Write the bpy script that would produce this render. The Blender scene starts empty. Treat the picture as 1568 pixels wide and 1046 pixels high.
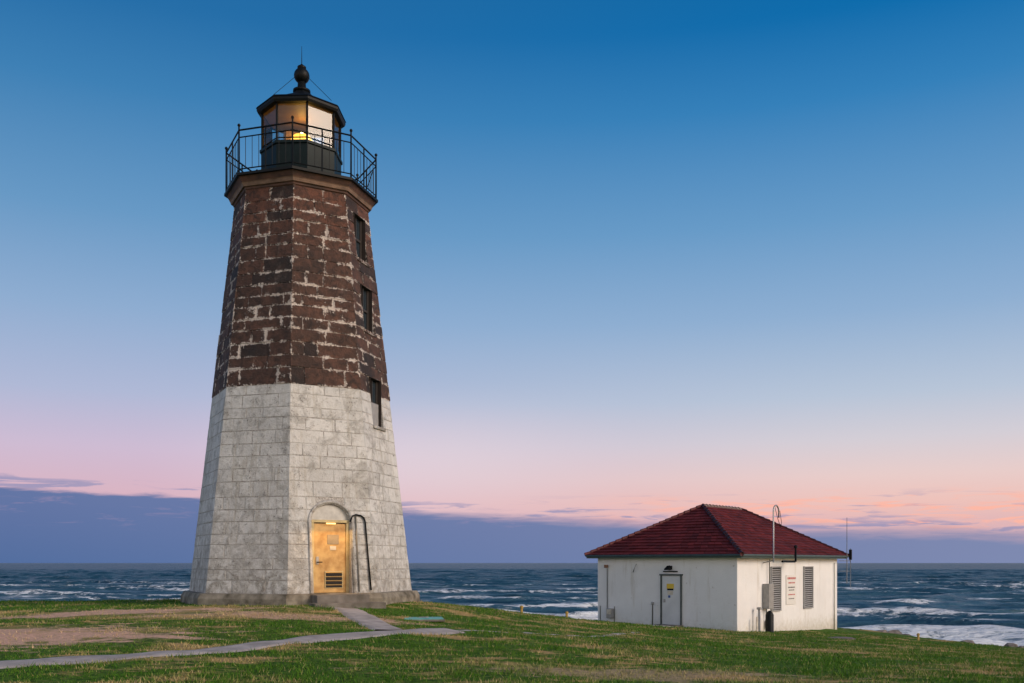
import bpy, bmesh, math, random
import numpy as np
from mathutils import Vector, Matrix
random.seed(7); rng=np.random.default_rng(7)
scene=bpy.context.scene
scene.view_settings.view_transform='Standard'; scene.view_settings.look='None'; scene.view_settings.exposure=0
RAD=math.radians
def lin(c):
    return tuple(((v/255)/12.92 if v/255<=0.04045 else ((v/255+0.055)/1.055)**2.4) for v in c)
# ---------------------------------------------------------------- node helpers
class NT:
    def __init__(s,nt): s.nt=nt; s.n=nt.nodes; s.l=nt.links
    def node(s,t,**k):
        x=s.n.new(t)
        for a,b in k.items(): setattr(x,a,b)
        return x
    def put(s,sock,v):
        if v is None: return
        if isinstance(v,bpy.types.NodeSocket): s.l.new(v,sock)
        else:
            try: sock.default_value=v
            except Exception:
                sock.default_value=(v[0],v[1],v[2],1) if len(v)==3 else v
    def math(s,op,a,b=None,c=None,clamp=False):
        x=s.node('ShaderNodeMath',operation=op,use_clamp=clamp)
        s.put(x.inputs[0],a); s.put(x.inputs[1],b); s.put(x.inputs[2],c)
        return x.outputs[0]
    def mix(s,f,a,b,mode='MIX'):
        x=s.node('ShaderNodeMix',data_type='RGBA',blend_type=mode)
        s.put(x.inputs[0],f)
        for i,v in ((6,a),(7,b)):
            if not isinstance(v,bpy.types.NodeSocket) and len(v)==3: v=(*v,1)
            s.put(x.inputs[i],v)
        return x.outputs[2]
    def noise(s,vec,scale,detail=4,rough=0.55,dist=0.0,out=0):
        x=s.node('ShaderNodeTexNoise'); s.put(x.inputs['Vector'],vec)
        x.inputs['Scale'].default_value=scale; x.inputs['Detail'].default_value=detail
        x.inputs['Roughness'].default_value=rough; x.inputs['Distortion'].default_value=dist
        return x.outputs[out]
    def rng(s,v,a,b,c=0.0,d=1.0,smooth=False):
        x=s.node('ShaderNodeMapRange',interpolation_type='SMOOTHSTEP' if smooth else 'LINEAR')
        s.put(x.inputs[0],v); s.put(x.inputs[1],a); s.put(x.inputs[2],b); s.put(x.inputs[3],c); s.put(x.inputs[4],d)
        return x.outputs[0]
    def mapping(s,vec,scale=(1,1,1),loc=(0,0,0)):
        x=s.node('ShaderNodeMapping'); s.put(x.inputs[0],vec); x.inputs['Scale'].default_value=scale; x.inputs['Location'].default_value=loc
        return x.outputs[0]
    def obj(s): return s.node('ShaderNodeTexCoord').outputs['Object']
    def pos(s): return s.node('ShaderNodeNewGeometry').outputs['Position']
    def attr(s,name,out='Fac'): return s.node('ShaderNodeAttribute',attribute_name=name).outputs[out]
    def bump(s,h,strength=0.4,dist=0.02):
        x=s.node('ShaderNodeBump'); x.inputs['Strength'].default_value=strength; x.inputs['Distance'].default_value=dist
        s.put(x.inputs['Height'],h); return x.outputs[0]
def mat(name):
    m=bpy.data.materials.new(name); m.use_nodes=True
    t=NT(m.node_tree); b=t.n['Principled BSDF']; return m,t,b
def simple(name,col,rough=0.6,metal=0.0,var=0.25,scale=6,bump=0.15,col2=None,emis=None,es=0,spec=None):
    m,t,b=mat(name); o=t.obj()
    n=t.noise(o,scale,5); c2=col2 or tuple(v*(1-var) for v in col)
    f=t.rng(n,0.35,0.68)
    t.put(b.inputs['Base Color'],t.mix(f,col,c2))
    b.inputs['Roughness'].default_value=rough; b.inputs['Metallic'].default_value=metal
    if spec is not None: b.inputs['Specular IOR Level'].default_value=spec
    if bump: t.put(b.inputs['Normal'],t.bump(t.noise(o,scale*7,4),bump,0.01))
    if emis: t.put(b.inputs['Emission Color'],(*emis,1)); b.inputs['Emission Strength'].default_value=es
    return m
# ---------------------------------------------------------------- mesh helpers
def link(o,parent=None):
    scene.collection.objects.link(o)
    if parent: o.parent=parent
    return o
def empty(name,loc,rz=0):
    e=bpy.data.objects.new(name,None); e.location=loc; e.rotation_euler=(0,0,rz); e.empty_display_size=.3
    return link(e)
def mesh(name,v,f,m=None,parent=None,smooth=False):
    me=bpy.data.meshes.new(name); me.from_pydata([tuple(p) for p in v],[],f); me.update()
    if m: me.materials.append(m)
    if smooth:
        for p in me.polygons: p.use_smooth=True
    return link(bpy.data.objects.new(name,me),parent)
def box(name,c,s,m,parent=None,bev=0.0,rot=None):
    bm=bmesh.new(); bmesh.ops.create_cube(bm,size=1)
    for v in bm.verts: v.co=Vector((v.co.x*s[0],v.co.y*s[1],v.co.z*s[2]))
    if bev: bmesh.ops.bevel(bm,geom=bm.edges[:],offset=bev,segments=2,affect='EDGES',profile=.5)
    me=bpy.data.meshes.new(name); bm.to_mesh(me); bm.free(); me.materials.append(m)
    o=bpy.data.objects.new(name,me); o.location=c
    if rot: o.rotation_euler=rot
    return link(o,parent)
def tube(name,pts,r,m,parent=None,sides=8,cyc=False):
    V=[];F=[];n=len(pts);pts=[Vector(p) for p in pts]
    up0=None
    for i,p in enumerate(pts):
        if cyc: d=(pts[(i+1)%n]-pts[i-1]).normalized()
        else: d=((pts[min(i+1,n-1)]-pts[max(i-1,0)])).normalized()
        up=Vector((0,0,1)) if abs(d.z)<.9 else Vector((1,0,0))
        a=d.cross(up).normalized(); b=d.cross(a).normalized()
        if up0 is not None and a.dot(up0)<0: a=-a;b=-b
        up0=a
        rr=r[i] if isinstance(r,(list,tuple)) else r
        for k in range(sides):
            q=2*math.pi*k/sides; V.append(p+a*math.cos(q)*rr+b*math.sin(q)*rr)
    m_=n if cyc else n-1
    for i in range(m_):
        for k in range(sides):
            j=(i+1)%n; F.append((i*sides+k,i*sides+(k+1)%sides,j*sides+(k+1)%sides,j*sides+k))
    if not cyc:
        F.append(tuple(range(sides))); F.append(tuple((n-1)*sides+k for k in range(sides)))
    return mesh(name,V,F,m,parent,smooth=sides>6)
def prism(name,prof,N,phase,m,parent=None,smooth=False,cap=True):
    """prof: list of (R,z) rings"""
    V=[];F=[]
    for R,z in prof:
        for k in range(N):
            a=phase+2*math.pi*k/N; V.append((R*math.sin(a),-R*math.cos(a),z))
    for i in range(len(prof)-1):
        for k in range(N): F.append((i*N+k,i*N+(k+1)%N,(i+1)*N+(k+1)%N,(i+1)*N+k))
    if cap:
        F.append(tuple(reversed(range(N)))); F.append(tuple((len(prof)-1)*N+k for k in range(N)))
    return mesh(name,V,F,m,parent,smooth)
# ---------------------------------------------------------------- numpy noise
def vnoise(x,y,seed=0):
    xi=np.floor(x).astype(np.int64); yi=np.floor(y).astype(np.int64); fx=x-xi; fy=y-yi
    fx=fx*fx*(3-2*fx); fy=fy*fy*(3-2*fy)
    def h(a,b):
        n=(a*374761393+b*668265263+seed*1274126177)&0xffffffff
        n=((n^(n>>13))*1274126177)&0xffffffff
        return ((n^(n>>16))&0xffff)/65535.0
    return (h(xi,yi)*(1-fx)+h(xi+1,yi)*fx)*(1-fy)+(h(xi,yi+1)*(1-fx)+h(xi+1,yi+1)*fx)*fy
def fbm(x,y,o=4,seed=0):
    s=0;a=.5;t=0
    for i in range(o):
        s=s+a*vnoise(x*2**i,y*2**i,seed+i*17); t+=a; a*=.5
    return s/t
# ================================================================ terrain
CP=np.array([(0,0,0),(-15,5,.1),(15,5,-.3),(0,12,0),(-8,13,.1),(10,13,-.25),(-6,16.5,.2),(-13,20,.3),
(-6,22,.52),(-9.5,24.5,.5),(-2.6,25.5,.5),(-8,30,.45),(-16,30,.33),(-25,30,.3),(-2,33,.1),(2,36,-.5),(5,30,-.62),
(9,37.5,-1.13),(3.8,42.4,-1.03),(15.8,46,-1.6),(12,33,-1.12),(18,36,-1.72),(21.6,40,-2.07),(18.7,44,-1.85),(0,24,.05),
(3,20,-.15),(30,35,-2.4),(-40,20,.3),(40,20,-1.6),(-20,-10,0),(20,-10,0),(-2,18.5,.2)],float)
def _k(r): return np.where(r>1e-9,r*r*np.log(np.maximum(r,1e-9)),0)
_n=len(CP);_D=np.hypot(CP[:,None,0]-CP[None,:,0],CP[:,None,1]-CP[None,:,1])
_A=np.zeros((_n+3,_n+3));_A[:_n,:_n]=_k(_D)+np.eye(_n)*.8;_A[:_n,_n]=1;_A[:_n,_n+1]=CP[:,0];_A[:_n,_n+2]=CP[:,1];_A[_n:,:_n]=_A[:_n,_n:].T
_w=np.linalg.solve(_A,np.concatenate([CP[:,2],[0,0,0]]))
EX=[-3000,-3,-2,2,4,10,16,19,22,30,60,3000]; EY=[32,32,34.5,38,45,48,49,45.5,41.5,38,36,36]
def height(x,y):
    x=np.asarray(x,float);y=np.asarray(y,float)
    cx=np.clip(x,-38,38);cy=np.clip(y,-10,50)
    z=np.full(cx.shape,_w[_n]);z=z+_w[_n+1]*cx+_w[_n+2]*cy
    for i in range(_n): z=z+_w[i]*_k(np.hypot(cx-CP[i,0],cy-CP[i,1]))
    z=np.clip(z,-3,.56)
    z=z+(fbm(x*.5,y*.5,3,5)-.5)*.12+(fbm(x*1.6,y*1.6,2,6)-.5)*.05
    d=np.maximum(0,y-np.interp(x,EX,EY)-(fbm(x*.4,y*0+3,3,9)-.5)*1.5)
    return np.maximum(z-.62*d*d/(d+1.0),-9.0)
def H(x,y): return float(height(np.array([x]),np.array([y]))[0])
def axis(lo,a,b,hi,st):
    mid=np.arange(a,b+st,st); L=[];v=a;s=st
    while v>lo: s*=1.35; v-=s; L.append(max(v,lo))
    R=[];v=mid[-1];s=st
    while v<hi: s*=1.35; v+=s; R.append(min(v,hi))
    return np.array(L[::-1]+list(mid)+R)
def gridmesh(name,X,Y,Z,m):
    ny,nx=X.shape; co=np.stack([X,Y,Z],-1).reshape(-1,3).astype(np.float32)
    i=np.arange(ny*nx).reshape(ny,nx)
    f=np.stack([i[:-1,:-1],i[:-1,1:],i[1:,1:],i[1:,:-1]],-1).reshape(-1,4)
    me=bpy.data.meshes.new(name); me.vertices.add(len(co)); me.vertices.foreach_set('co',co.ravel())
    me.loops.add(f.size); me.loops.foreach_set('vertex_index',f.ravel().astype(np.int32))
    me.polygons.add(len(f)); me.polygons.foreach_set('loop_start',np.arange(0,f.size,4,dtype=np.int32))
    me.polygons.foreach_set('use_smooth',np.ones(len(f),bool))
    me.update(calc_edges=True); me.validate(); me.materials.append(m)
    return link(bpy.data.objects.new(name,me))
def turf(t):
    p=t.pos()
    n1=t.noise(t.mapping(p,(.28,.85,.35)),1.0,5,.6)
    n2=t.noise(t.mapping(p,(1.2,2.8,1)),1.0,6,.7)
    n3=t.noise(p,11,3,.6)
    sep=t.node('ShaderNodeSeparateXYZ'); t.put(sep.inputs[0],p)
    def ell(cx,cy,rx,ry):
        a=t.math('DIVIDE',t.math('SUBTRACT',sep.outputs[0],cx),rx); b=t.math('DIVIDE',t.math('SUBTRACT',sep.outputs[1],cy),ry)
        d=t.math('SQRT',t.math('ADD',t.math('MULTIPLY',a,a),t.math('MULTIPLY',b,b)))
        nz=t.math('ADD',t.math('MULTIPLY',t.math('SUBTRACT',n2,.5),4.2),t.math('MULTIPLY',t.math('SUBTRACT',n1,.5),3.0))
        return t.rng(t.math('ADD',d,nz),.55,1.15,1,0,True)
    bare=t.math('MAXIMUM',ell(-9.2,17.6,3.0,1.4),ell(-9.0,22.0,3.6,.8))
    bare=t.math('MAXIMUM',bare,t.math('MULTIPLY',ell(2.2,13.9,2.6,.7),.5))
    bare=t.math('MAXIMUM',bare,t.math('MULTIPLY',ell(-6.0,20.8,3.0,.6),.8))
    bare=t.math('MULTIPLY',bare,t.rng(n3,.3,.6,.5,1))
    dry=t.rng(t.math('ADD',t.math('MULTIPLY',n1,.5),t.math('MULTIPLY',n2,.5)),.50,.60,0,1,True)
    return p,n1,n2,n3,bare,dry
GREEN=(.036,.125,.010);OLIVE=(.095,.180,.022);TAN=(.47,.31,.15);BARE=(.84,.52,.40)
mg,t,b=mat('turf_ground')
p,n1,n2,n3,bare,dry=turf(t)
c=t.mix(t.rng(n3,.35,.65),tuple(v*.5 for v in GREEN),OLIVE)
c=t.mix(t.math('MULTIPLY',dry,.85),c,TAN); c=t.mix(bare,c,t.mix(n3,BARE,tuple(v*.65 for v in BARE)))
t.put(b.inputs['Base Color'],c); b.inputs['Roughness'].default_value=.95; b.inputs['Specular IOR Level'].default_value=.1
t.put(b.inputs['Normal'],t.bump(t.noise(p,28,4,.7),.6,.03))
xs=axis(-3000,-26,34,3000,.25); ys=axis(-3000,6,56,75,.25)
X,Y=np.meshgrid(xs,ys); Z=height(X,Y)
gridmesh('ground',X,Y,Z,mg)
# paths -------------------------------------------------------------
mc=simple('concrete_path',(.44,.40,.39),.9,0,.4,3,.4)
def ribbon(name,pts,w,m,lift=.012,step=.2):
    P=[];
    for (a,b_) in zip(pts[:-1],pts[1:]):
        a=np.array(a);b_=np.array(b_);n=max(2,int(np.linalg.norm(b_-a)/step))
        for i in range(n): P.append(a+(b_-a)*i/n)
    P.append(np.array(pts[-1])); P=np.array(P)
    for _ in range(6): P[1:-1]=(P[:-2]+P[2:]+2*P[1:-1])/4
    T=np.gradient(P,axis=0);T/=np.linalg.norm(T,axis=1)[:,None];N=np.stack([-T[:,1],T[:,0]],1)
    K=9;V=[];F=[]
    for i in range(len(P)):
        for k in range(K):
            s=(k/(K-1)-.5)*2
            ww=w/2*(1+ (random.random()-.5)*.22*(k in(0,K-1)))
            q=P[i]+N[i]*s*ww
            V.append((q[0],q[1],H(q[0],q[1])+lift-(.06 if k in(0,K-1) else 0)))
    for i in range(len(P)-1):
        for k in range(K-1): F.append((i*K+k,i*K+k+1,(i+1)*K+k+1,(i+1)*K+k))
    mesh(name,V,F,m,None,True); return P,w
PATHS=[ribbon('footpath',[(-14,9.2),(-10.5,11.4),(-7.4,13.5),(-5.05,15.3),(-2.4,18.4),(-1.2,19.6)],.85,mc,.02)]
PATHS.append(ribbon('footpath',[(-4.0,22.75),(-2.45,18.9)],.75,mc,.03))
PATHS.append(ribbon('footpath',[(-1.1,19.7),(1.8,22.0),(3.6,26.5)],.28,mc,.0))
PATHS.append(ribbon('footpath',[(5.7,38.0),(6.9,39.6)],1.0,mc,.02))
# ================================================================ grass blades
def near_path(x,y):
    m=np.zeros(x.shape,bool)
    for P,w in PATHS:
        for q in P: m|=(x-q[0])**2+(y-q[1])**2<(w/2-.06)**2
    return m
NB=440000
yy=9+ (43-9)*rng.random(NB)**1.35
xx=(rng.random(NB)*2-1)*(.62*yy+2.5)
ex=np.interp(xx,EX,EY)
TX,TY=-5.86,26.4
keep=(yy<ex+.5)&~near_path(xx,yy)&(np.hypot(xx-TX,yy-TY)>3.15)
cl=fbm(xx*3,yy*3,3,31); keep&=rng.random(NB)<np.clip((cl-.25)*3,.15,1)
cb,sb=math.cos(RAD(50)),math.sin(RAD(50))
lx=(xx-9.04)*cb+(yy-38)*sb; ly=-(xx-9.04)*sb+(yy-38)*cb
keep&=~((lx>-.02)&(ly>-.02))
bd=np.minimum(np.hypot((xx+9.2)/3.0,(yy-17.6)/1.4),np.hypot((xx+9.0)/3.6,(yy-22.0)/.8))+(fbm(xx*1.2,yy*2.4,4,12)-.5)*2.4
keep&=~((bd<1.0)&(rng.random(NB)<.85))
xx=xx[keep];yy=yy[keep];n=len(xx);zz=height(xx,yy)
hh=(.022+.055*rng.random(n)**2)*(0.4+1.2*fbm(xx*1.3,yy*1.3,3,77)); ww=.004+.0045*rng.random(n)+yy*.00018
an=rng.random(n)*math.pi*2; le=rng.normal(0,.5,(n,2))*hh[:,None]
co=np.zeros((n,3,3),np.float32)
co[:,0]=np.stack([xx-np.cos(an)*ww,yy-np.sin(an)*ww,zz-.01],1)
co[:,1]=np.stack([xx+np.cos(an)*ww,yy+np.sin(an)*ww,zz-.01],1)
co[:,2]=np.stack([xx+le[:,0],yy+le[:,1],zz+hh],1)
me=bpy.data.meshes.new('grass'); me.vertices.add(n*3); me.vertices.foreach_set('co',co.ravel())
me.loops.add(n*3); me.loops.foreach_set('vertex_index',np.arange(n*3,dtype=np.int32))
me.polygons.add(n); me.polygons.foreach_set('loop_start',np.arange(0,n*3,3,dtype=np.int32)); me.update(calc_edges=True)
at=me.attributes.new('rnd','FLOAT','POINT'); at.data.foreach_set('value',np.repeat(rng.random(n),3).astype(np.float32))
mb,t,b=mat('grass_blades'); p,n1,n2,n3,bare,dry=turf(t); r=t.attr('rnd')
c=t.mix(r,tuple(v*1.15 for v in GREEN),OLIVE); dd=t.math('ADD',t.math('MULTIPLY',dry,.8),t.math('MULTIPLY',t.math('GREATER_THAN',r,.92),.4),clamp=True)
c=t.mix(dd,c,t.mix(r,TAN,(.56,.43,.24))); c=t.mix(t.math('MULTIPLY',bare,.8),c,(.66,.45,.31))
t.put(b.inputs['Base Color'],c); b.inputs['Roughness'].default_value=.8; b.inputs['Specular IOR Level'].default_value=.1
me.materials.append(mb); link(bpy.data.objects.new('grass',me))
# ================================================================ sea
SEA=-6.0
r1=45*np.exp(np.arange(0,math.log(1100/45),.0055)); r2=r1[-1]*np.exp(np.arange(1,90)*.045)
rr=np.concatenate([r1,r2]); aa=np.concatenate([np.arange(-85,-38,1.0),np.arange(-38,38,.17),np.arange(38,86,1.0)])
A,Rr=np.meshgrid(np.radians(aa),rr); X=Rr*np.sin(A);Y=Rr*np.cos(A)
wx=X+ (fbm(X*.02,Y*.02,3,3)-.5)*30; wy=Y+(fbm(X*.03+5,Y*.03,3,4)-.5)*26
Z=np.zeros_like(X); crest=np.zeros_like(X)
for lam,amp,dg,sh in ((23,.40,4,3),(15,.28,-9,2.5),(9,.17,12,2),(5.5,.11,-20,1.5),(3.4,.065,25,1.2),(2.3,.035,-8,1.2)):
    d=math.radians(dg); ph=2*math.pi*(wx*math.sin(d)+wy*math.cos(d))/lam
    s=((np.sin(ph)+1)/2)**sh
    mod=fbm(X/lam*.35+lam,Y/lam*.8,3,int(lam*7))**1.2*1.9
    fade=np.clip(lam*40/Rr*1.5,0,1)
    Z+=amp*2*s*mod*fade
    if lam>6: crest+=s*mod*amp
shore=np.clip((230-Rr)/150,0,1)
Z*=1+.7*shore
brk=fbm(X*.022+9,Y*.09,5,55)
foam=np.clip((crest*(.80+.8*shore)*(.30+1.5*brk)-.36)*5,0,1)
yl=Y+(fbm(X*.03,Y*.02,3,91)-.5)*16
surf=np.zeros_like(X)
for i,(y0,w) in enumerate(((66,3.5),(76,3.5),(88,3.5),(104,3.5),(125,4),(158,4),(205,4.5),(270,5))):
    g=np.clip(1-np.abs(yl-y0)/w,0,1)
    surf=np.maximum(surf,g*np.clip((fbm(X*.035+i*7,Y*.01+i,3,60+i)-.43-.0009*(y0-68))*6,0,1))
foam=np.clip(foam*.8+surf*1.0+np.clip((brk-.56+.10*shore)*4,0,1)*.30*shore,0,1)*np.clip((600-Rr)/400,0,1)
ms,t,b=mat('sea_water'); p=t.pos(); f=t.attr('foam')
lace=t.noise(t.mapping(p,(.45,.8,1)),.9,7,.75,.6)
lace2=t.noise(t.mapping(p,(.10,.42,1)),.8,5,.65)
fm=t.rng(t.math('ADD',f,t.math('MULTIPLY',t.math('SUBTRACT',lace,.5),3.4)),.45,.95,0,1,True)
fm=t.math('MULTIPLY',fm,t.rng(f,.02,.2,0,1))
sepp=t.node('ShaderNodeSeparateXYZ'); t.put(sepp.inputs[0],p)
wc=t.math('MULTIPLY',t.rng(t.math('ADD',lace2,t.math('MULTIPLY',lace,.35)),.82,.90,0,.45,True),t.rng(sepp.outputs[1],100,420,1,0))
fm=t.math('MAXIMUM',fm,wc)
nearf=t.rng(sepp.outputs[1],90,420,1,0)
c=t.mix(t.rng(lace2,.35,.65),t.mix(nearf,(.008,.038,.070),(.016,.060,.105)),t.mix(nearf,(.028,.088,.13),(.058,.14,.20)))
t.put(b.inputs['Base Color'],t.mix(fm,c,(.74,.79,.86)))
t.put(b.inputs['Roughness'],t.rng(fm,0,1,.34,.9)); b.inputs['IOR'].default_value=1.33; b.inputs['Specular IOR Level'].default_value=.24
bh=t.math('ADD',t.noise(t.mapping(p,(.5,1.1,1)),.8,6,.65),t.math('MULTIPLY',t.noise(t.mapping(p,(.06,.16,1)),1,4,.6),3))
t.put(b.inputs['Normal'],t.bump(bh,1.0,.7))
so=gridmesh('sea',X,Y,SEA+Z,ms)
at=so.data.attributes.new('foam','FLOAT','POINT'); at.data.foreach_set('value',foam.ravel().astype(np.float32))
# ================================================================ masonry materials
def masonry(name,brown,isblock=True):
    m,t,b=mat(name); o=t.obj()
    e=t.attr('edge') if isblock else 0.5; r=t.attr('rnd') if isblock else 0.5
    big=t.noise(o,1.1,5,.6); mid=t.noise(o,5,6,.7,.4); fine=t.noise(o,26,5,.7)
    if brown:
        base=t.math('ADD',t.math('MULTIPLY',r,.4),t.math('MULTIPLY',t.rng(big,.3,.7),.6))
        z=t.node('ShaderNodeSeparateXYZ'); t.put(z.inputs[0],o)
        c=t.mix(base,(.046,.027,.022),(.165,.075,.050)); c=t.mix(t.rng(z.outputs[2],9.5,11.4,0,.55),c,(.20,.070,.040))
        c=t.mix(t.rng(mid,.38,.66),c,(.022,.015,.014))
        if isblock: c=t.mix(t.math('MULTIPLY',t.math('GREATER_THAN',r,.87),.75),c,(.012,.011,.013))
        near=t.math('POWER',t.math('SUBTRACT',1,e),1.6) if isblock else 1.0
        nz=t.math('ADD',t.math('MULTIPLY',mid,.42),t.math('MULTIPLY',fine,.58))
        sm=t.math('ADD',t.math('MULTIPLY',near,.18) if isblock else .20,nz)
        patch=t.rng(t.noise(o,1.7,6,.75,.6),.40,.62,-.12,.085)
        wm=t.rng(t.math('ADD',sm,patch),.662,.690,0,.95,True)
        c=t.mix(wm,c,t.mix(fine,(.85,.78,.73),(.48,.41,.37)))
        haze=t.rng(t.noise(t.mapping(o,(1,1,.6)),1.3,7,.78,.8),.55,.72,0,.22,True); c=t.mix(haze,c,(.40,.31,.27))
        rough=.8
    else:
        c=t.mix(t.rng(big,.35,.7),(.74,.74,.73),(.56,.56,.55))
        c=t.mix(t.rng(r,.0,1.0,0,.35) if isblock else .1,c,(.44,.44,.44))
        c=t.mix(t.rng(mid,.46,.68,0,.6,True),c,(.37,.365,.355))
        z=t.node('ShaderNodeSeparateXYZ'); t.put(z.inputs[0],o)
        streak=t.noise(t.mapping(o,(5,5,.5)),1,5,.7)
        c=t.mix(t.rng(streak,.50,.68,0,.55,True),c,(.40,.365,.30))
        c=t.mix(t.math('MULTIPLY',t.rng(z.outputs[2],.8,3.0,1,0),t.rng(mid,.4,.6,.1,.85)),c,(.25,.23,.195))
        blot=t.noise(t.mapping(o,(1,1,1),(7,3,1)),1.6,8,.75,.7)
        c=t.mix(t.rng(blot,.50,.62,0,.6,True),c,(.29,.28,.265))
        chips=t.rng(t.math('ADD',fine,t.math('MULTIPLY',mid,.7)),.98,1.03,0,.85)
        c=t.mix(chips,c,(.12,.105,.09))
        if isblock:
            gate=t.rng(t.noise(o,1.6,4,.65),.42,.56,.15,.95,True)
            ed=t.math('MULTIPLY',t.rng(t.math('ADD',t.math('MULTIPLY',e,1.6),t.math('MULTIPLY',mid,1.1)),.45,.72,.85,0,True),gate)
            c=t.mix(ed,c,(.18,.16,.14))
        rough=.65
    t.put(b.inputs['Base Color'],c); b.inputs['Roughness'].default_value=rough
    h=t.math('ADD',t.math('MULTIPLY',mid,1.2),t.math('MULTIPLY',fine,.5))
    t.put(b.inputs['Normal'],t.bump(h,1.0 if brown else .7,.05))
    return m,t,b,c
m_wb=masonry('white_painted_stone',False)[0]; m_bb=masonry('brown_stone',True)[0]
m_core,t,b,cw=masonry('mortar',False,False)
sep=t.node('ShaderNodeSeparateXYZ'); t.put(sep.inputs[0],t.obj())
nn=t.noise(t.obj(),26,5,.7); n9=t.noise(t.obj(),1.7,6,.75,.6)
t.put(b.inputs['Base Color'],t.mix(t.math('GREATER_THAN',sep.outputs[2],6.15),t.mix(t.rng(nn,.40,.6),(.27,.25,.23),(.58,.56,.53)),t.mix(t.rng(t.math('ADD',nn,t.math('MULTIPLY',n9,1.3)),1.10,1.17),(.022,.016,.015),(.72,.65,.60))))
m_plinth=simple('plinth_stone',(.30,.27,.22),.9,0,.6,3,.8,col2=(.08,.07,.05))
m_black=simple('black_iron',(.006,.008,.010),.5,.0,.4,5,.2,spec=.2)
m_dgreen=simple('lantern_green',(.007,.018,.020),.5,.0,.4,2,.1,spec=.2)
m_cornice=simple('cornice_brown',(.11,.052,.036),.7,0,.6,3,.5,col2=(.03,.018,.016))
m_tan=simple('cornice_tan',(.24,.15,.105),.7,0,.5,4,.4)
m_dark=simple('dark_interior',(.02,.02,.022),.7)
m_glass,t,b=mat('lantern_glass')
tr=t.node('ShaderNodeBsdfTransparent'); gl=t.node('ShaderNodeBsdfGlossy'); gl.inputs['Roughness'].default_value=.06
tr.inputs[0].default_value=(.86,.9,.9,1); gl.inputs[0].default_value=(.7,.7,.7,1)
fr=t.node('ShaderNodeFresnel'); fr.inputs[0].default_value=1.5
mx=t.node('ShaderNodeMixShader'); t.put(mx.inputs[0],t.math('ADD',fr.outputs[0],.03,clamp=True)); t.l.new(tr.outputs[0],mx.inputs[1]); t.l.new(gl.outputs[0],mx.inputs[2])
t.l.new(mx.outputs[0],t.n['Material Output'].inputs[0])
# ================================================================ lighthouse
LH=empty('lighthouse',(TX,TY,0),RAD(28.5))
C8=math.cos(RAD(22.5)); S8=math.sin(RAD(22.5))
def Rz(z): return 3.04-.116*(z-.82)
core=prism('shaft',[(Rz(.5),.5),(Rz(6.15),6.15),(Rz(11.46),11.46)],8,RAD(22.5),m_core,LH)
def frame(k):
    be=RAD(45*k); return Vector((math.sin(be),-math.cos(be),0)),Vector((math.cos(be),math.sin(be),0))
WIN=[(5.3,6.6),(7.9,9.12),(9.85,11.08)]; WW=.34
cut=[]
# door cutter
dw=.5;zs=2.64;rise=.46
prof=[(-dw,.80),(dw,.80)]+[(dw*math.cos(q),zs+rise*math.sin(q)) for q in np.linspace(0,math.pi,17)]
V=[(x,-3.6,z) for x,z in prof]+[(x,-2.44,z) for x,z in prof]; n=len(prof)
F=[tuple(range(n)),tuple(reversed(range(n,2*n)))]+[(i,i+n,(i+1)%n+n,(i+1)%n) for i in range(n)]
dc=mesh('door_cut',V,F,m_core); cut.append(dc)
n1_,t1_=frame(1)
for z0,z1 in WIN:
    V=[]
    for z in (z0,z1):
        for u,d in ((-WW,1.2),(WW,1.2),(WW,3.2),(-WW,3.2)): V.append(n1_*d+t1_*u+Vector((0,0,z)))
    cut.append(mesh('win_cut',V,[(3,2,1,0),(4,5,6,7),(0,1,5,4),(1,2,6,5),(2,3,7,6),(3,0,4,7)],m_core))
for c_ in cut:
    bm=bmesh.new(); bm.from_mesh(c_.data); bmesh.ops.recalc_face_normals(bm,faces=bm.faces[:]); bm.to_mesh(c_.data); bm.free()
bm=bmesh.new(); bm.from_mesh(core.data); bmesh.ops.recalc_face_normals(bm,faces=bm.faces[:]); bm.to_mesh(core.data); bm.free()
for c_ in cut:
    c_.parent=LH
    md=core.modifiers.new('b','BOOLEAN'); md.object=c_; md.solver='EXACT'; md.operation='DIFFERENCE'
bpy.context.view_layer.update()
dg=bpy.context.evaluated_depsgraph_get(); nm=bpy.data.meshes.new_from_object(core.evaluated_get(dg)); core.modifiers.clear(); core.data=nm
for c_ in cut: bpy.data.objects.remove(c_)
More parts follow.
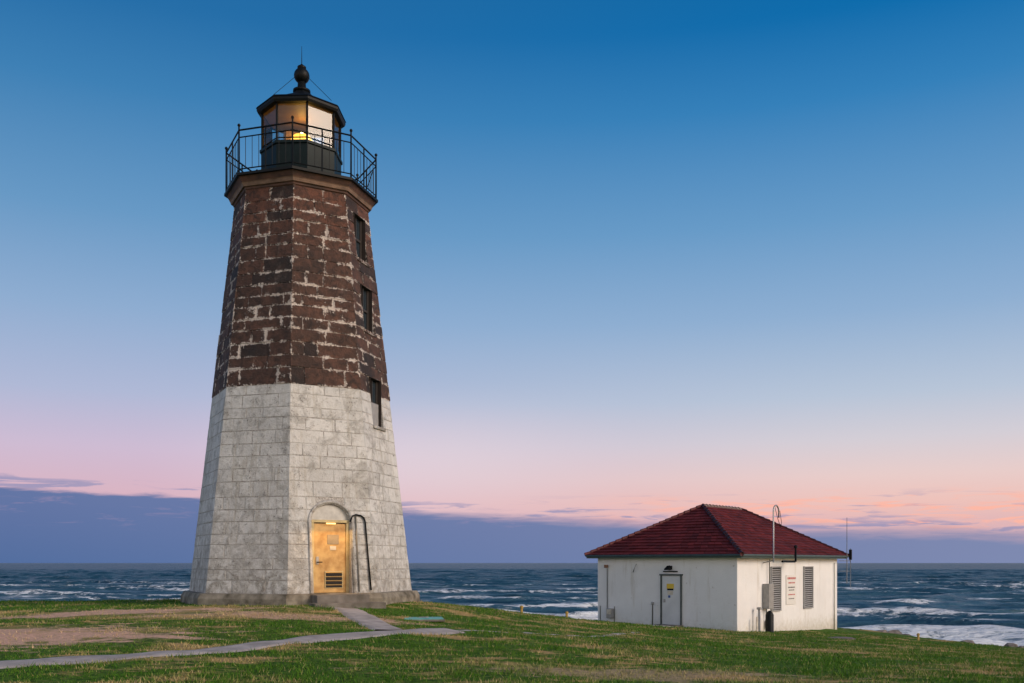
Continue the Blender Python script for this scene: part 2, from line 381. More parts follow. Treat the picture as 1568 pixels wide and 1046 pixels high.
# blocks
marks=[.82,2.64,5.3,6.15,6.6,7.9,9.12,9.85,11.08,11.46]
CZ=[]
for a_,b_ in zip(marks[:-1],marks[1:]):
    k=max(1,round((b_-a_)/.33)); CZ+= [a_+(b_-a_)*(i+(random.uniform(-.14,.14) if i else 0))/k for i in range(k)]
CZ.append(11.46)
def blocks(name,zlo,zhi,m,gap,pr,ii):
    V=[];F=[];E=[];RN=[]
    for k in range(8):
        nv,tv=frame(k)
        for ci in range(len(CZ)-1):
            z0,z1=CZ[ci],CZ[ci+1]
            if z0<zlo-.01 or z1>zhi+.01: continue
            s=Rz((z0+z1)/2)*S8
            cuts=[]
            if k==0 and z0<zs+rise:
                hw=dw if z0<zs else dw*math.sqrt(max(0,1-((z0-zs)/rise)**2))
                cuts=[(-hw,hw)]
            if k==1:
                for w0,w1 in WIN:
                    if z0>=w0-.01 and z1<=w1+.01: cuts=[(-WW,WW)]
            segs=[(-s,s)]
            if cuts: segs=[(-s,cuts[0][0]),(cuts[0][1],s)]
            for (a0,a1) in segs:
                us=[a0]; q=.40 if ci%2 else .75
                if a0==-s: us.append(a0+q+random.uniform(-.16,.16))
                while us[-1]<a1-.9: us.append(us[-1]+random.uniform(.28,1.15))
                us=[u for u in us if u<a1-.16]+[a1]
                for u0,u1 in zip(us[:-1],us[1:]):
                    p=random.uniform(*pr); rn=random.random()
                    cl=abs(u0+s)<1e-6; cr=abs(u1-s)<1e-6
                    g0=(-p*.414 if cl else gap/2*random.uniform(.3,1.8)); g1=(-p*.414 if cr else gap/2*random.uniform(.3,1.8))
                    b0=len(V)
                    jz=[random.uniform(-.5,.9)*gap for _ in range(4)]
                    def P(u,z,pp):
                        sc=Rz(z)/Rz((z0+z1)/2)
                        uu=u*sc if (abs(u)>s*.93) else u
                        return nv*(Rz(z)*C8+pp)+tv*uu+Vector((0,0,z))
                    ch=.008
                    for (gz,gu,pp,e) in ((0,0,-.03,0),(gap/2,0,p-.006,0),(gap/2+ch,ch,p,0),(gap/2+ii,ii,p+random.uniform(-.002,.004),1)):
                        uu0=u0+g0+(0 if cl else gu); uu1=u1-g1-(0 if cr else gu)
                        if e: uu0=u0+ii; uu1=u1-ii
                        J=jz if 0<gz and not e else [0]*4
                        for qi,(u,z) in enumerate(((uu0,z0+gz),(uu1,z0+gz),(uu1,z1-gz),(uu0,z1-gz))):
                            z+=J[qi]*(1 if qi<2 else -1)
                            V.append(P(u,z,pp)); E.append(e); RN.append(rn)
                    for L in range(3):
                        for q4 in range(4):
                            a=b0+L*4+q4; c=b0+L*4+(q4+1)%4; F.append((a,c,c+4,a+4))
                    F.append((b0+12,b0+13,b0+14,b0+15))
    o=mesh(name,V,F,m,LH)
    for nme,d in (('edge',E),('rnd',RN)):
        at=o.data.attributes.new(nme,'FLOAT','POINT'); at.data.foreach_set('value',d)
blocks('white_masonry',.82,6.15,m_wb,.007,(.003,.010),.05)
blocks('brown_masonry',6.15,11.46,m_bb,.012,(.005,.03),.10)
# plinth
GB=.2
prism('plinth',[(3.30,GB),(3.27,.70),(3.20,.82),(3.0,.835)],8,RAD(22.5),m_plinth,LH)
# door surround (arched hood)
def ap(z): return Rz(z)*C8
ring=[(-.56,.84)]+[(.56*math.cos(q),zs+.52*math.sin(q)) for q in np.linspace(math.pi,0,21)]+[(.56,.84)]
tube('arch_moulding',[(x,-ap(z)-.01,z) for x,z in ring],.04,m_wb,LH,8)
m_door=simple('door_paint',(.62,.43,.19),.32,.35,.35,3.5,.1,col2=(.34,.19,.07))
m_frame=simple('door_frame_paint',(.62,.50,.26),.5)
m_lun=simple('lunette_panel',(.62,.61,.58),.6)
YD=-2.50
box('door_leaf',(0.0,YD-.02,1.72),(.84,.05,1.76),m_door,LH,.006)
for sx in(-1,1): box('door_jamb',(sx*.46,YD-.03,1.73),(.075,.10,1.82),m_frame,LH,.008)
box('door_head',(0,YD-.035,2.66),(1.0,.11,.07),m_frame,LH,.008)
V=[(x,YD-.01,z) for x,z in [(.49*math.cos(q),2.70+.38*math.sin(q)) for q in np.linspace(0,math.pi,17)]]
mesh('lunette',V,[tuple(range(17))],m_lun,LH)
m_sign=simple('white_sign',(.66,.60,.50),.5); m_steel=simple('steel',(.42,.42,.42),.4,.7)
box('door_sign',(.08,YD-.052,2.20),(.30,.01,.24),simple('grey_notice',(.30,.25,.18),.5),LH)
box('door_sign_small',(.08,YD-.052,1.98),(.16,.01,.10),m_sign,LH)
box('door_vent_frame',(.10,YD-.055,1.17),(.48,.02,.44),m_frame,LH,.004)
for i in range(8): box('door_vent_slat',(.10,YD-.075,.99+i*.052),(.43,.03,.016),m_door if i%2 else m_dark,LH,0,(RAD(35),0,0))
box('door_vent_dark',(.10,YD-.067,1.17),(.42,.006,.38),m_dark,LH)
box('door_lock_plate',(-.33,YD-.055,1.66),(.07,.02,.2),m_steel,LH,.004)
tube('door_handle',[(-.33,YD-.06,1.62),(-.33,YD-.12,1.62),(-.22,YD-.12,1.62)],.013,m_black,LH)
tube('door_lamp',[(-.12,YD-.13,2.60),(.12,YD-.13,2.60)],.018,simple('lamp_tube',(1,.8,.5),.4,0,.1,2,0,emis=(1,.55,.15),es=2),LH)
ld=bpy.data.lights.new('door_light','AREA'); ld.energy=14; ld.color=(1,.50,.09); ld.size=.8; ld.size_y=.08; ld.shape='RECTANGLE'
lo=bpy.data.objects.new('door_light',ld); lo.location=(0,YD-.30,2.56); lo.rotation_euler=(RAD(-28),0,0); link(lo,LH)
# door steps
m_step=simple('step_concrete',(.22,.20,.18),.9,0,.45,3,.5,col2=(.10,.09,.075))
box('door_step_upper',(.05,-3.12,.66),(1.35,.75,.30),m_step,LH,.015)
box('door_step_lower',(.12,-3.62,.50),(1.8,.5,.24),m_step,LH,.015)
# conduit beside the door
def ws(x,z,o=.04): return (x,-ap(z)-o,z)
tube('conduit',[ws(.50,2.66,.06),ws(.56,2.80),ws(.66,2.84),ws(.80,2.82),ws(.88,2.76),ws(.91,2.65),ws(.95,1.8),ws(1.00,.9)],.022,m_black,LH)
tube('conduit_drop',[ws(.66,2.80,.03),ws(.67,2.4,.03),ws(.69,.86,.03)],.02,simple('grey_pipe',(.3,.29,.27),.5),LH)
# windows
m_wframe=simple('window_frame',(.05,.04,.038),.6); m_pane=simple('window_pane',(.03,.045,.06),.08,0,.3,2,0)
m_rev=simple('window_reveal',(.035,.025,.022),.8)
for wi,(z0,z1) in enumerate(WIN):
    zc=(z0+z1)/2; h=z1-z0; d=Rz(z1)*C8-.05
    def W(name,u,dz,su,sz,dd,m,th=.05): 
        c=n1_*(d+dd)+t1_*u+Vector((0,0,zc+dz)); box(name,c,(su,th,sz),m,LH,.004,(0,0,RAD(45)))
    W('window_pane',0,0,.66,h,-.06,m_pane)
    for sx in(-1,1): W('window_stile',sx*.305,0,.055,h-.01,-.02,m_wframe); W('window_reveal',sx*.336,0,.006,h-.004,0,m_rev,.24)
    W('window_head',0,h/2-.005,.66,.008,0,m_rev,.2)
    W('window_meeting_rail',0,0,.66,.06,-.018,m_wframe); W('window_muntin',0,0,.03,h-.02,-.022,m_wframe)
    mm=m_wb if wi==0 else m_bb
    c=n1_*(Rz(z0)*C8+.0)+Vector((0,0,z0-.045)); box('window_sill',c,(.78,.12,.08),mm,LH,.01,(0,0,RAD(45)))
    if wi==0: W('window_board',.08,-.30,.46,.60,.03,simple('shutter_board',(.34,.34,.35),.6),.03)
# cornice & gallery
P8=RAD(22.5)
prism('cornice_lower',[(1.80,11.40),(1.86,11.44),(1.87,11.50),(1.90,11.51)],8,P8,m_cornice,LH)
prism('cornice_mid',[(1.92,11.50),(1.95,11.58),(1.97,11.60)],8,P8,m_tan,LH)
prism('cornice_upper',[(1.96,11.60),(2.02,11.70),(2.04,11.73)],8,P8,m_cornice,LH)
prism('gallery_deck',[(2.05,11.73),(2.11,11.735),(2.11,11.80),(2.0,11.82)],8,P8,m_black,LH)
def cor(R,k,z,ph=22.5):
    a=RAD(ph+45*k); return Vector((R*math.sin(a),-R*math.cos(a),z))
RB=11.81
for k in range(8):
    a=cor(2.05,k,RB); c_=cor(2.05,k+1,RB); up=Vector((0,0,1))
    tube('rail_post',[a,a+up*1.26,a+up*1.30],[.026,.022,.006],m_black,LH)
    bm=bmesh.new(); bmesh.ops.create_uvsphere(bm,u_segments=10,v_segments=8,radius=.042); me=bpy.data.meshes.new('rail_finial'); bm.to_mesh(me); bm.free(); me.materials.append(m_black)
    o=bpy.data.objects.new('rail_finial',me); o.location=a+up*1.25; link(o,LH)
    for hgt,r_ in ((1.12,.022),(.93,.016),(.10,.016)): tube('rail',[a+up*hgt,c_+up*hgt],r_,m_black,LH,6)
    N_=8
    for i in range(1,N_):
        p_=a.lerp(c_,i/N_)
        if i==4: tube('rail_mid_post',[p_,p_+up*1.12],.02,m_black,LH,6)
        else: tube('baluster',[p_+up*.1,p_+up*.93],.0085,m_black,LH,5)
    if k in (1,): tube('rail_brace',[a.lerp(c_,.15)+up*.9,a.lerp(c_,.95)+up*.1],.012,m_black,LH,6); tube('rail_brace',[a.lerp(c_,.95)+up*.9,a.lerp(c_,.3)+up*.1],.012,m_black,LH,6)
# lantern
PL=-8.5
prism('lantern_wall',[(1.10,11.79),(1.10,12.84),(1.14,12.86),(1.14,12.93),(1.05,12.94)],8,RAD(PL),m_dgreen,LH)
V=[];F=[]
for k in range(8):
    a=cor(1.06,k,0,PL); c_=cor(1.06,k+1,0,PL); b0=len(V)
    V+=[a+Vector((0,0,12.94)),c_+Vector((0,0,12.94)),c_+Vector((0,0,13.93)),a+Vector((0,0,13.93))]; F.append((b0,b0+1,b0+2,b0+3))
    tube('lantern_mullion',[cor(1.07,k,12.93,PL),cor(1.07,k,13.95,PL)],.032,m_black,LH,6)
    tube('lantern_astragal',[cor(1.07,k,13.02,PL),cor(1.07,k+1,13.02,PL)],.016,m_black,LH,6)
mesh('lantern_glazing',V,F,m_glass,LH)
m_ceil=simple('lantern_ceiling',(.18,.11,.06),.6)
prism('lantern_ceiling',[(1.05,13.935),(.6,14.2)],8,RAD(PL),m_ceil,LH)
prism('roof_fascia',[(1.06,13.93),(1.19,13.94),(1.22,14.0),(1.22,14.06),(1.19,14.09)],8,RAD(PL),m_black,LH,cap=False)
prism('roof',[(1.24,14.07),(1.20,14.12),(.75,14.32),(.40,14.52),(.22,14.68),(.17,14.80)],8,RAD(PL),m_black,LH)
prism('vent_neck',[(.24,14.70),(.24,14.76),(.12,14.82),(.11,14.98)],20,0,m_black,LH,True)
prof=[(max(.03,.215*math.cos(q)),15.17+.215*math.sin(q)) for q in np.linspace(-1.45,1.45,16)]
prism('vent_ball',prof,24,0,m_black,LH,True)
prism('vent_cap',[(.09,15.34),(.12,15.37),(.12,15.42),(.05,15.47),(.02,15.50)],16,0,m_black,LH,True)
tube('lightning_rod',[(0,0,15.45),(0,0,16.0)],[.012,.005],m_black,LH,6)
for k in(6,1): tube('ball_stay',[cor(.18,k,15.12,PL),cor(1.0,k,14.28,PL)],.007,m_black,LH,5)
# optic
m_lens=simple('lens_brass_glass',(.9,.7,.25),.2,0,.3,8,.1,emis=(1,.50,.04),es=2.0)
m_bulb=simple('bulb',(1,.9,.6),.3,0,.05,2,0,emis=(1,.70,.25),es=12)
prof=[(.14,12.94)]
for i in range(7):
    z=12.98+i*.07; R=.22+.09*math.sin(math.pi*(i+.5)/7); prof+=[(R,z),(R+.025,z+.035),(R,z+.068)]
prof+=[(.12,13.50),(.05,13.53)]
prism('lens',prof,24,0,m_lens,LH,True)
prism('lamp_bulb',[(.02,13.50),(.05,13.53),(.05,13.57),(.02,13.60)],12,0,m_bulb,LH,True)
prism('optic_stand',[(.3,12.0),(.3,12.9),(.1,12.94)],16,0,m_dark,LH,True)
box('beacon_housing',(-.1,.62,13.52),(.46,.2,.60),simple('beacon_housing',(.34,.20,.10),.5),LH,.03)
pl=bpy.data.lights.new('lantern_light','POINT'); pl.energy=9; pl.color=(1,.50,.10); pl.shadow_soft_size=.12
po=bpy.data.objects.new('lantern_light',pl); po.location=(0,-.1,13.72); link(po,LH)
# ================================================================ utility building
UB=empty('utility_building',(9.04,38.0,0),RAD(50))
W_=6.8;L_=10.55;ZT=1.84
m_wall,t,b=mat('white_stucco'); o=t.obj()
big=t.noise(o,.7,5,.6); mid=t.noise(o,5,6,.7); st=t.noise(t.mapping(o,(3,3,.35)),1,6,.7)
c=t.mix(t.rng(big,.35,.7),(.84,.84,.85),(.75,.745,.75)); c=t.mix(t.rng(st,.54,.72,0,.5,True),c,(.52,.48,.42))
sep=t.node('ShaderNodeSeparateXYZ'); t.put(sep.inputs[0],o)
low=t.rng(t.math('ADD',sep.outputs[2],t.math('MULTIPLY',mid,1.3)),-.75,.35,.8,0,True); c=t.mix(low,c,(.44,.40,.31))
c=t.mix(t.rng(mid,.66,.72,0,.6),c,(.35,.30,.25))
t.put(b.inputs['Base Color'],c); b.inputs['Roughness'].default_value=.75; t.put(b.inputs['Normal'],t.bump(t.noise(o,14,6,.7),.35,.03))
box('walls',(L_/2,W_/2,(ZT-2.6)/2),(L_,W_,ZT+2.6),m_wall,UB,.02)
m_fas=simple('green_fascia',(.08,.125,.115),.5,0,.3,4,.1); m_soff=simple('soffit',(.42,.42,.40),.7)
ov=.34
box('soffit',(L_/2,W_/2,ZT-.025),(L_+2*ov-.06,W_+2*ov-.06,.03),m_soff,UB)
for (cx,cy,sx,sy) in ((L_/2,-ov,L_+2*ov+.04,.035),(L_/2,W_+ov,L_+2*ov+.04,.035),(-ov,W_/2,.035,W_+2*ov-.04),(L_+ov,W_/2,.035,W_+2*ov-.04)):
    box('fascia',(cx,cy,ZT+.03),(sx,sy,.14),m_fas,UB,.004)
# gutters
tube('gutter',[(-ov-.02,-ov-.06,ZT+.07),(L_+ov,-ov-.06,ZT+.07)],.055,m_fas,UB)
tube('gutter',[(-ov-.06,-ov-.02,ZT+.07),(-ov-.06,W_+ov,ZT+.07)],.055,m_fas,UB)
m_roof,t,b=mat('red_shingles'); r=t.attr('rnd'); o=t.obj()
c=t.mix(r,(.070,.009,.012),(.165,.022,.025)); c=t.mix(t.rng(t.noise(o,1.2,4),.4,.7,0,.5),c,(.065,.012,.016))
c=t.mix(t.rng(t.noise(o,9,5,.7),.69,.74,0,.7),c,(.42,.35,.33))
t.put(b.inputs['Base Color'],c); b.inputs['Roughness'].default_value=.8; b.inputs['Specular IOR Level'].default_value=.25; t.put(b.inputs['Normal'],t.bump(t.noise(o,60,3),.3,.01))
ZE=ZT+.09;ZR=4.17;oo=ov+.07
a1=Vector((W_/2,W_/2,ZR));a2=Vector((L_-W_/2,W_/2,ZR))
c00=Vector((-oo,-oo,ZE));c10=Vector((L_+oo,-oo,ZE));c11=Vector((L_+oo,W_+oo,ZE));c01=Vector((-oo,W_+oo,ZE))
mesh('roof_deck',[c00,c10,c11,c01,a1,a2],[(0,1,5,4),(1,2,5),(2,3,4,5),(3,0,4)],m_roof,UB)
V=[];F=[];RN=[]
for A0,B0,C0,D0 in ((c00,c10,a1,a2),(c10,c11,a2,a2),(c11,c01,a2,a1),(c01,c00,a1,a1)):
    nv=(B0-A0).cross(C0-A0).normalized(); NR=17
    for i in range(NR):
        f0=i/NR;f1=min(1,(i+1.15)/NR)
        l0=A0.lerp(C0,f0);r0=B0.lerp(D0,f0);l1=A0.lerp(C0,f1);r1_=B0.lerp(D0,f1)
        ln=(r0-l0).length; k=max(1,int(ln/.32)); off=.5/k if i%2 else 0
        ts=[0]+[min(1,max(0,(j+off*k+random.uniform(-.08,.08))/k)) for j in range(1,k)]+[1]
        for ta,tb in zip(ts[:-1],ts[1:]):
            if tb-ta<.01/k: continue
            rn=random.random(); h0=.04+random.uniform(0,.025); b0=len(V); g=.008/max(ln,.1)
            w0=l0.lerp(r0,ta+g);w1=l0.lerp(r0,tb-g)
            w2=l1.lerp(r1_,tb-g);w3=l1.lerp(r1_,ta+g)
            V+=[w0+nv*h0,w1+nv*h0,w2+nv*.006,w3+nv*.006,w0+nv*.0,w1+nv*.0]; RN+=[rn]*6
            F+=[(b0,b0+1,b0+2,b0+3),(b0+4,b0+5,b0+1,b0)]
o=mesh('roof_shingles',V,F,m_roof,UB); at=o.data.attributes.new('rnd','FLOAT','POINT'); at.data.foreach_set('value',RN)
m_cap=simple('ridge_cap',(.13,.022,.024),.7,0,.5,8,.3,col2=(.05,.014,.016)); m_lich=simple('ridge_lichen',(.34,.28,.26),.8,0,.7,18,.3,col2=(.08,.03,.03))
for (p,q,m) in ((c00,a1,m_cap),(c10,a2,m_cap),(c11,a2,m_cap),(c01,a1,m_cap),(a1,a2,m_lich)):
    nn_=int((q-p).length/.3)
    for i in range(nn_): tube('ridge_tile',[p.lerp(q,i/nn_)+Vector((0,0,.03)),p.lerp(q,(i+1.1)/nn_)+Vector((0,0,.01))],[.09,.075],m,UB,8)
# left wall (x=0, facing -x): param y
m_dwhite=simple('white_door_paint',(.64,.66,.68),.45,0,.12,2,.05)
m_dframe=simple('door_frame_dark',(.10,.12,.12),.6)
FZ=-1.02
box('door',(-.02,3.02,FZ+1.03),(.05,.86,2.04),m_dwhite,UB,.005)
for yy_ in (2.54,3.50): box('door_frame_side',(-.03,yy_,FZ+1.05),(.09,.06,2.12),m_dframe,UB,.004)
box('door_frame_top',(-.032,3.02,FZ+2.12),(.10,1.10,.07),m_dframe,UB,.004)
box('door_threshold',(-.25,3.02,FZ-.03),(.5,1.15,.10),m_step,UB,.01)
m_y=simple('yellow_sign',(.75,.52,.05),.5,0,.1); m_bl=simple('blue_sign',(.03,.10,.35),.5,0,.1); m_red=simple('red_sign',(.50,.05,.04),.5,0,.1)
box('door_sign_yellow',(-.052,3.05,FZ+1.64),(.012,.34,.20),m_y,UB); box('door_sign_black',(-.054,3.05,FZ+1.50),(.012,.30,.07),m_black,UB)
box('door_sign_white',(-.052,3.05,FZ+1.36),(.012,.26,.16),m_sign,UB)
box('door_sign_blue',(-.052,3.10,FZ+1.20),(.012,.10,.10),m_bl,UB)
box('door_lock',(-.06,3.33,FZ+1.02),(.05,.07,.14),m_steel,UB,.005)
# lamp above door
tube('wall_lamp_arm',[(0,3.06,1.42),(-.12,3.06,1.48),(-.26,3.06,1.44)],.022,m_black,UB)
V=prism('wall_lamp_shade',[(.15,1.30),(.14,1.36),(.05,1.44),(.03,1.48)],16,0,m_black,UB,True); V.location=(-.26,3.06,0)
box('wall_lamp_base',(-.03,3.06,1.40),(.06,.16,.16),m_black,UB,.01)
box('lamp_pipe',(-.03,3.06,1.24),(.04,.7,.05),m_black,UB,.01)
for y_ in (6.25,): 
    tube('wall_conduit',[(-.05,y_,1.35),(-.05,y_,-.75)],.02,m_steel,UB)
    box('flood_light',(-.14,y_,1.45),(.18,.12,.14),simple('rust',(.3,.16,.10),.7),UB,.02)
tube('wall_bracket',[(-.02,4.75,1.55),(-.12,4.75,1.45),(-.12,4.85,1.2)],.02,m_steel,UB)
box('meter_box',(-.12,6.05,-.62),(.2,.3,.42),m_steel,UB,.02); box('meter_box_lid',(-.235,6.05,-.55),(.02,.22,.22),m_sign,UB,.01)
tube('meter_stand',[(-.3,5.7,-.3),(-.3,5.7,-1.1)],.02,m_steel,UB); tube('meter_stand',[(-.3,6.45,-.3),(-.3,6.45,-1.1)],.02,m_steel,UB)
tube('stand_pipe',[(-.15,3.86,-.15),(-.15,3.86,-1.1)],.028,m_steel,UB)
box('stand_pipe_head',(-.15,3.86,-.12),(.09,.12,.12),m_steel,UB,.02)
# right wall (y=0, facing -y): param x
m_lou=simple('louver_grey',(.40,.40,.41),.5,0,.3)
for x0,x1 in ((3.08,4.0),(6.5,7.47)):
    xc=(x0+x1)/2; w=x1-x0; z0,z1=-.45,1.42
    box('louver_back',(xc,-.012,(z0+z1)/2),(w,.02,z1-z0),m_dark,UB)
    for sx in (x0,x1): box('louver_side',(sx,-.035,(z0+z1)/2),(.05,.07,z1-z0+.05),m_lou,UB)
    for zz_ in (z0,z1): box('louver_rail',(xc,-.036,zz_),(w+.05,.072,.05),m_lou,UB)
    for i in range(19): box('louver_slat',(xc,-.04,z0+.08+i*(z1-z0-.1)/19),(w-.05,.07,.018),m_lou,UB,0,(RAD(38),0,0))
box('wall_sign',(5.12,-.02,.42),(1.04,.03,1.30),simple('white_board',(.78,.76,.73),.5,0,.06),UB,.004)
for i,(z,w,m,hh_) in enumerate(((.92,.8,m_red,.09),(.72,.6,m_red,.06),(.52,.66,m_black,.05),(.40,.5,m_black,.04),(.20,.62,m_red,.05),(.02,.55,m_black,.04))):
    x=5.12-w/2
    while x<5.12+w/2:
        l=random.uniform(.06,.13); box('sign_lettering',(x+l/2,-.037,z),(l,.004,hh_),m,UB); x+=l+.04
m_gbox=simple('grey_box',(.34,.33,.32),.5,0,.25)
box('electric_box',(2.5,-.16,.20),(.46,.3,1.05),m_gbox,UB,.02)
box('electric_box_small',(2.62,-.12,-.95),(.2,.2,.3),m_gbox,UB,.02)
tube('wall_pipe',[(2.45,-.1,-.3),(2.45,-.1,-1.2)],.035,m_steel,UB); tube('wall_pipe',[(2.75,-.1,1.75),(2.75,-.1,.7)],.025,m_steel,UB)
# mast with gooseneck
pts=[(2.35,-.46,1.62),(2.35,-.46,3.75)]+[(2.35+.26-.26*math.cos(q),-.46,3.75+.26*math.sin(q)) for q in np.linspace(.3,math.pi,8)]+[(2.87,-.46,3.5)]
tube('service_mast',pts,.032,m_steel,UB)
tube('service_cable',[(2.5,-.46,3.92),(2.65,-.5,3.5),(2.95,-.5,3.12),(3.06,-.5,3.3),(2.88,-.5,3.8)],.012,m_black,UB)
tube('mast_bracket',[(2.35,-.46,1.7),(2.35,0,1.6)],.02,m_steel,UB)
tube('stub_vent',[(4.5,-.5,1.65),(4.5,-.5,2.3)],.045,m_black,UB); prism('stub_vent_cap',[(.08,2.25),(.08,2.34),(.02,2.38)],12,0,m_black,UB).location=(4.5,-.5,0)
tube('eave_pipe',[(3.3,-.42,1.66),(4.5,-.46,1.66)],.045,m_black,UB)
tube('gas_bottle',[(2.0,-.45,-1.6),(2.0,-.45,-.55),(2.0,-.45,-.45),(2.0,-.45,-.38)],[.17,.17,.12,.04],m_black,UB,14)
tube('stand_pipe',[(1.45,-.25,-1.5),(1.45,-.25,-.3)],.05,m_steel,UB); box('pipe_cap',(1.45,-.25,-.27),(.16,.16,.1),m_gbox,UB,.02)
tube('stand_pipe',[(1.15,-.3,-1.5),(1.15,-.3,-.6)],.045,m_sign,UB)
# far corner antenna
tube('antenna_mast',[(L_+.15,-.42,.6),(L_+.15,-.42,3.8)],[.028,.012],m_steel,UB)
tube('antenna_mast',[(L_+.40,-.50,.4),(L_+.40,-.50,2.3)],.02,m_steel,UB)
box('antenna_box',(L_+.40,-.50,2.0),(.12,.12,.5),m_black,UB,.01)
for z_ in (1.2,1.7): tube('antenna_bracket',[(L_,-.1,z_),(L_+.42,-.5,z_)],.015,m_steel,UB)
tube('downspout',[(L_-.5,-.06,1.6),(L_-.5,-.06,-1.6)],.03,m_wall,UB)
# ================================================================ small things in the lawn
hx,hy=-2.05,21.9; hz=H(hx,hy)
HT=empty('utility_hatch',(hx,hy,hz),RAD(8)); m_teal=simple('teal_cover',(.12,.42,.40),.5,0,.25,3,.1)
box('frame',(0,0,.0),(.95,.75,.05),m_step,HT,.01); box('cover',(0,0,.03),(.89,.69,.03),m_teal,HT,.008); tube('lift_handle',[(-.1,-.2,.04),(-.1,-.2,.07),(.1,-.2,.07),(.1,-.2,.04)],.01,m_steel,HT)
m_post=simple('yellow_post',(.42,.28,.07),.6)
for (x,y) in ((.35,34.6),(2.15,37.2),(18.1,42.2)):
    E_=empty('marker_post',(x,y,H(x,y)))
    tube('post',[(0,0,-.1),(0,0,.22)],.05,m_post,E_,10); prism('cap',[(.07,.22),(.07,.27),(.03,.31)],12,0,m_post,E_)
mo,t,b=mat('rust_cover'); t.put(b.inputs['Base Color'],t.mix(t.noise(t.obj(),8),(.16,.09,.06),(.08,.05,.04)))
MH=empty('manhole_cover',(12.1,34.8,H(12.1,34.8)+.02)); prism('rim',[(.5,-.05),(.5,.03),(.44,.04)],28,0,m_step,MH); prism('lid',[(.42,.02),(.42,.05),(.38,.055)],28,0,mo,MH)
# rocks along the bluff
V=[];F=[]
for i in range(120):
    if i<80: x=random.uniform(17,34)
    else: x=random.uniform(-1,3.5)
    y=float(np.interp(x,EX,EY))+random.uniform(.0,1.5); s=random.uniform(.12,.38) if i<80 else random.uniform(.08,.18)
    bm=bmesh.new(); bmesh.ops.create_icosphere(bm,subdivisions=2,radius=1); b0=len(V); z=H(x,y)
    sc=(s*random.uniform(.8,1.5),s*random.uniform(.8,1.3),s*random.uniform(.5,.9)); bm.verts.ensure_lookup_table()
    for v in bm.verts:
        k=1+.5*(float(vnoise(np.array([v.co.x*1.7+i*9.1]),np.array([v.co.y*1.7+v.co.z*2.3]),3)[0])-.5)
        V.append((x+v.co.x*sc[0]*k,y+v.co.y*sc[1]*k,z+v.co.z*sc[2]*k))
    for f in bm.faces: F.append(tuple(b0+v.index for v in f.verts))
    bm.free()
mesh('shore_rocks',V,F,simple('rock',(.28,.25,.23),.9,0,.6,3,.7,col2=(.09,.08,.075)))
# ================================================================ sky
wd=bpy.data.worlds.new('World'); scene.world=wd; wd.use_nodes=True; t=NT(wd.node_tree); bg=t.n['Background']
g=t.node('ShaderNodeTexCoord').outputs['Generated']; sp=t.node('ShaderNodeSeparateXYZ'); t.put(sp.inputs[0],g)
x,y,z=sp.outputs
el=t.math('MULTIPLY',t.math('ARCSINE',z),180/math.pi); az=t.math('MULTIPLY',t.math('ARCTAN2',x,y),180/math.pi)
def ramp(stops):
    r=t.node('ShaderNodeValToRGB'); e=r.color_ramp; e.interpolation='LINEAR'
    t.put(r.inputs[0],t.math('DIVIDE',el,90,clamp=True))
    while len(e.elements)<len(stops): e.elements.new(.5)
    for i,(p,c) in enumerate(stops): e.elements[i].position=p/90; e.elements[i].color=(*lin(c),1)
    return r.outputs[0]
L=ramp([(0,(205,170,190)),(3.8,(218,180,194)),(6.5,(206,188,211)),(9.5,(176,185,214)),(14,(143,173,209)),(19,(104,153,197)),(25,(62,128,181)),(29,(38,110,168)),(45,(14,78,130)),(90,(8,50,95))])
R=ramp([(0,(205,170,182)),(2.0,(222,180,184)),(3.4,(238,194,186)),(5.0,(232,205,202)),(7,(212,206,214)),(9.5,(184,197,216)),(14,(143,175,210)),(19,(104,155,200)),(25,(52,128,186)),(29,(14,108,172)),(45,(8,78,132)),(90,(8,50,95))])
col=t.mix(t.rng(az,-24,24,0,1,True),L,R)
gl_=t.math('MULTIPLY',t.rng(t.math('ABSOLUTE',t.math('ADD',az,6)),0,16,1,0,True),t.rng(t.math('ABSOLUTE',t.math('SUBTRACT',el,6.0)),0,5,.4,0,True))
col=t.mix(gl_,col,lin((236,222,226)))
cv=t.node('ShaderNodeCombineXYZ'); t.put(cv.inputs[0],t.math('MULTIPLY',az,.09)); t.put(cv.inputs[1],t.math('MULTIPLY',el,.9))
cn=t.noise(cv.outputs[0],1.0,6,.6,.3)
cv2=t.node('ShaderNodeCombineXYZ'); t.put(cv2.inputs[0],t.math('MULTIPLY',az,.22)); t.put(cv2.inputs[1],t.math('MULTIPLY',el,1.9)); t.put(cv2.inputs[2],3.3)
cn2=t.noise(cv2.outputs[0],1.0,7,.62,.8)
cv3=t.node('ShaderNodeCombineXYZ'); t.put(cv3.inputs[0],t.math('MULTIPLY',az,.20)); t.put(cv3.inputs[1],t.math('MULTIPLY',el,2.4)); t.put(cv3.inputs[2],8.1)
cn3=t.noise(cv3.outputs[0],1.0,6,.6,.5)
azc=t.math('MAXIMUM',t.math('MINIMUM',az,60),-60)
edge=t.math('ADD',t.math('SUBTRACT',2.85,t.math('MULTIPLY',azc,.045)),t.math('ADD',t.math('MULTIPLY',t.math('SUBTRACT',cn,.5),1.5),t.math('MULTIPLY',t.math('SUBTRACT',cn2,.5),.7)))
soft=t.rng(az,-20,20,.22,.7)
cm=t.rng(t.math('DIVIDE',t.math('SUBTRACT',edge,el),soft),-.6,1,0,1,True)
band=t.math('MULTIPLY',t.rng(el,3.2,4.4,1,0,True),t.rng(el,1.3,2.0,0,1,True))
pw=t.math('MULTIPLY',t.math('MULTIPLY',t.rng(cn2,.48,.60,0,.9,True),band),t.rng(az,4,13,.0,1))
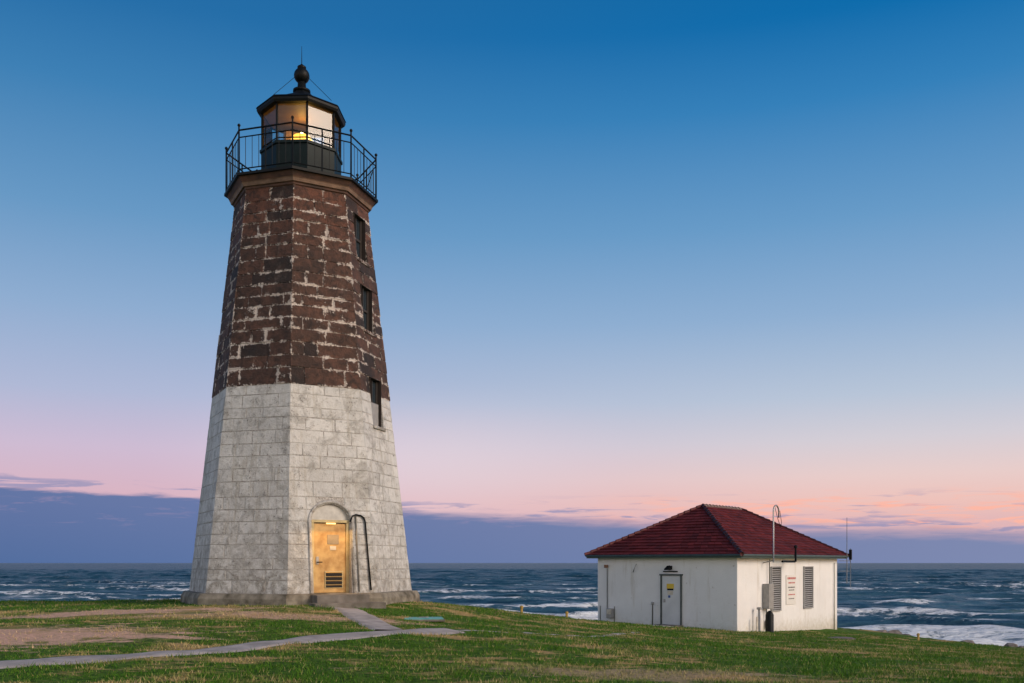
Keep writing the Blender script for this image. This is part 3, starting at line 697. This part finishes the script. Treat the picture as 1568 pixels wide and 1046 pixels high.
cc=t.mix(t.rng(az,-28,28),lin((76,108,158)),lin((120,136,176)))
cc=t.mix(t.rng(el,0,3.5,.0,.35),cc,lin((118,128,172)))
cm=t.math('MULTIPLY',cm,t.rng(az,-10,25,.97,.95))
upper=t.math('MULTIPLY',t.rng(t.math('SUBTRACT',el,edge),.9,.3,0,1,True),t.rng(t.math('SUBTRACT',el,edge),-.1,.1,0,1,True))
dw_=t.math('MAXIMUM',t.math('MULTIPLY',t.rng(cn3,.50,.60,0,.8,True),upper),t.math('MULTIPLY',t.math('MULTIPLY',t.rng(cn3,.54,.66,0,.6,True),band),t.rng(az,-2,8,0,1)))
col=t.mix(pw,col,lin((255,184,164)))
col=t.mix(dw_,col,lin((146,146,184)))
col=t.mix(cm,col,cc)
pk=t.math('MULTIPLY',t.math('MULTIPLY',t.rng(cn2,.54,.66,0,.25,True),cm),t.rng(el,1.6,2.8,0,1,True))
col=t.mix(pk,col,lin((196,160,184)))
# the after-glow side of the sky (behind the camera)
ns=t.node('ShaderNodeTexSky',sky_type='NISHITA',sun_disc=False,sun_elevation=RAD(3),sun_rotation=RAD(116)); ns.altitude=10
back=t.rng(y,.1,-.5,0,1,True)
nsk=t.mix(1.0,ns.outputs[0],(.12,.12,.12),'MULTIPLY')
glow=t.math('MULTIPLY',back,t.rng(el,50,0,0,1,True))
col=t.mix(back,col,t.mix(1.0,t.mix(.5,col,(0,0,0)),nsk,'ADD'))
col=t.mix(glow,col,t.mix(1.0,col,(.84,.70,.62),'ADD'))
t.put(bg.inputs[0],col); bg.inputs[1].default_value=1.0
# low warm after-sunset light from the west
sl=bpy.data.lights.new('sun','SUN'); sl.energy=2.3; sl.angle=RAD(28); sl.color=(1,.83,.67)
so_=bpy.data.objects.new('sun',sl); ea,aa_=RAD(28),RAD(64); src=Vector((math.sin(aa_)*math.cos(ea),-math.cos(aa_)*math.cos(ea),math.sin(ea)))
so_.rotation_euler=(-src).to_track_quat('-Z','Y').to_euler(); so_.location=(20,-30,20); link(so_)
# ================================================================ camera
cd=bpy.data.cameras.new('camera'); cd.lens=33.3; cd.sensor_width=36; cd.shift_y=.2162; cd.clip_end=80000; cd.clip_start=.1
co_=bpy.data.objects.new('camera',cd); co_.location=(0,0,1.6); co_.rotation_euler=(RAD(90),0,0); link(co_); scene.camera=co_
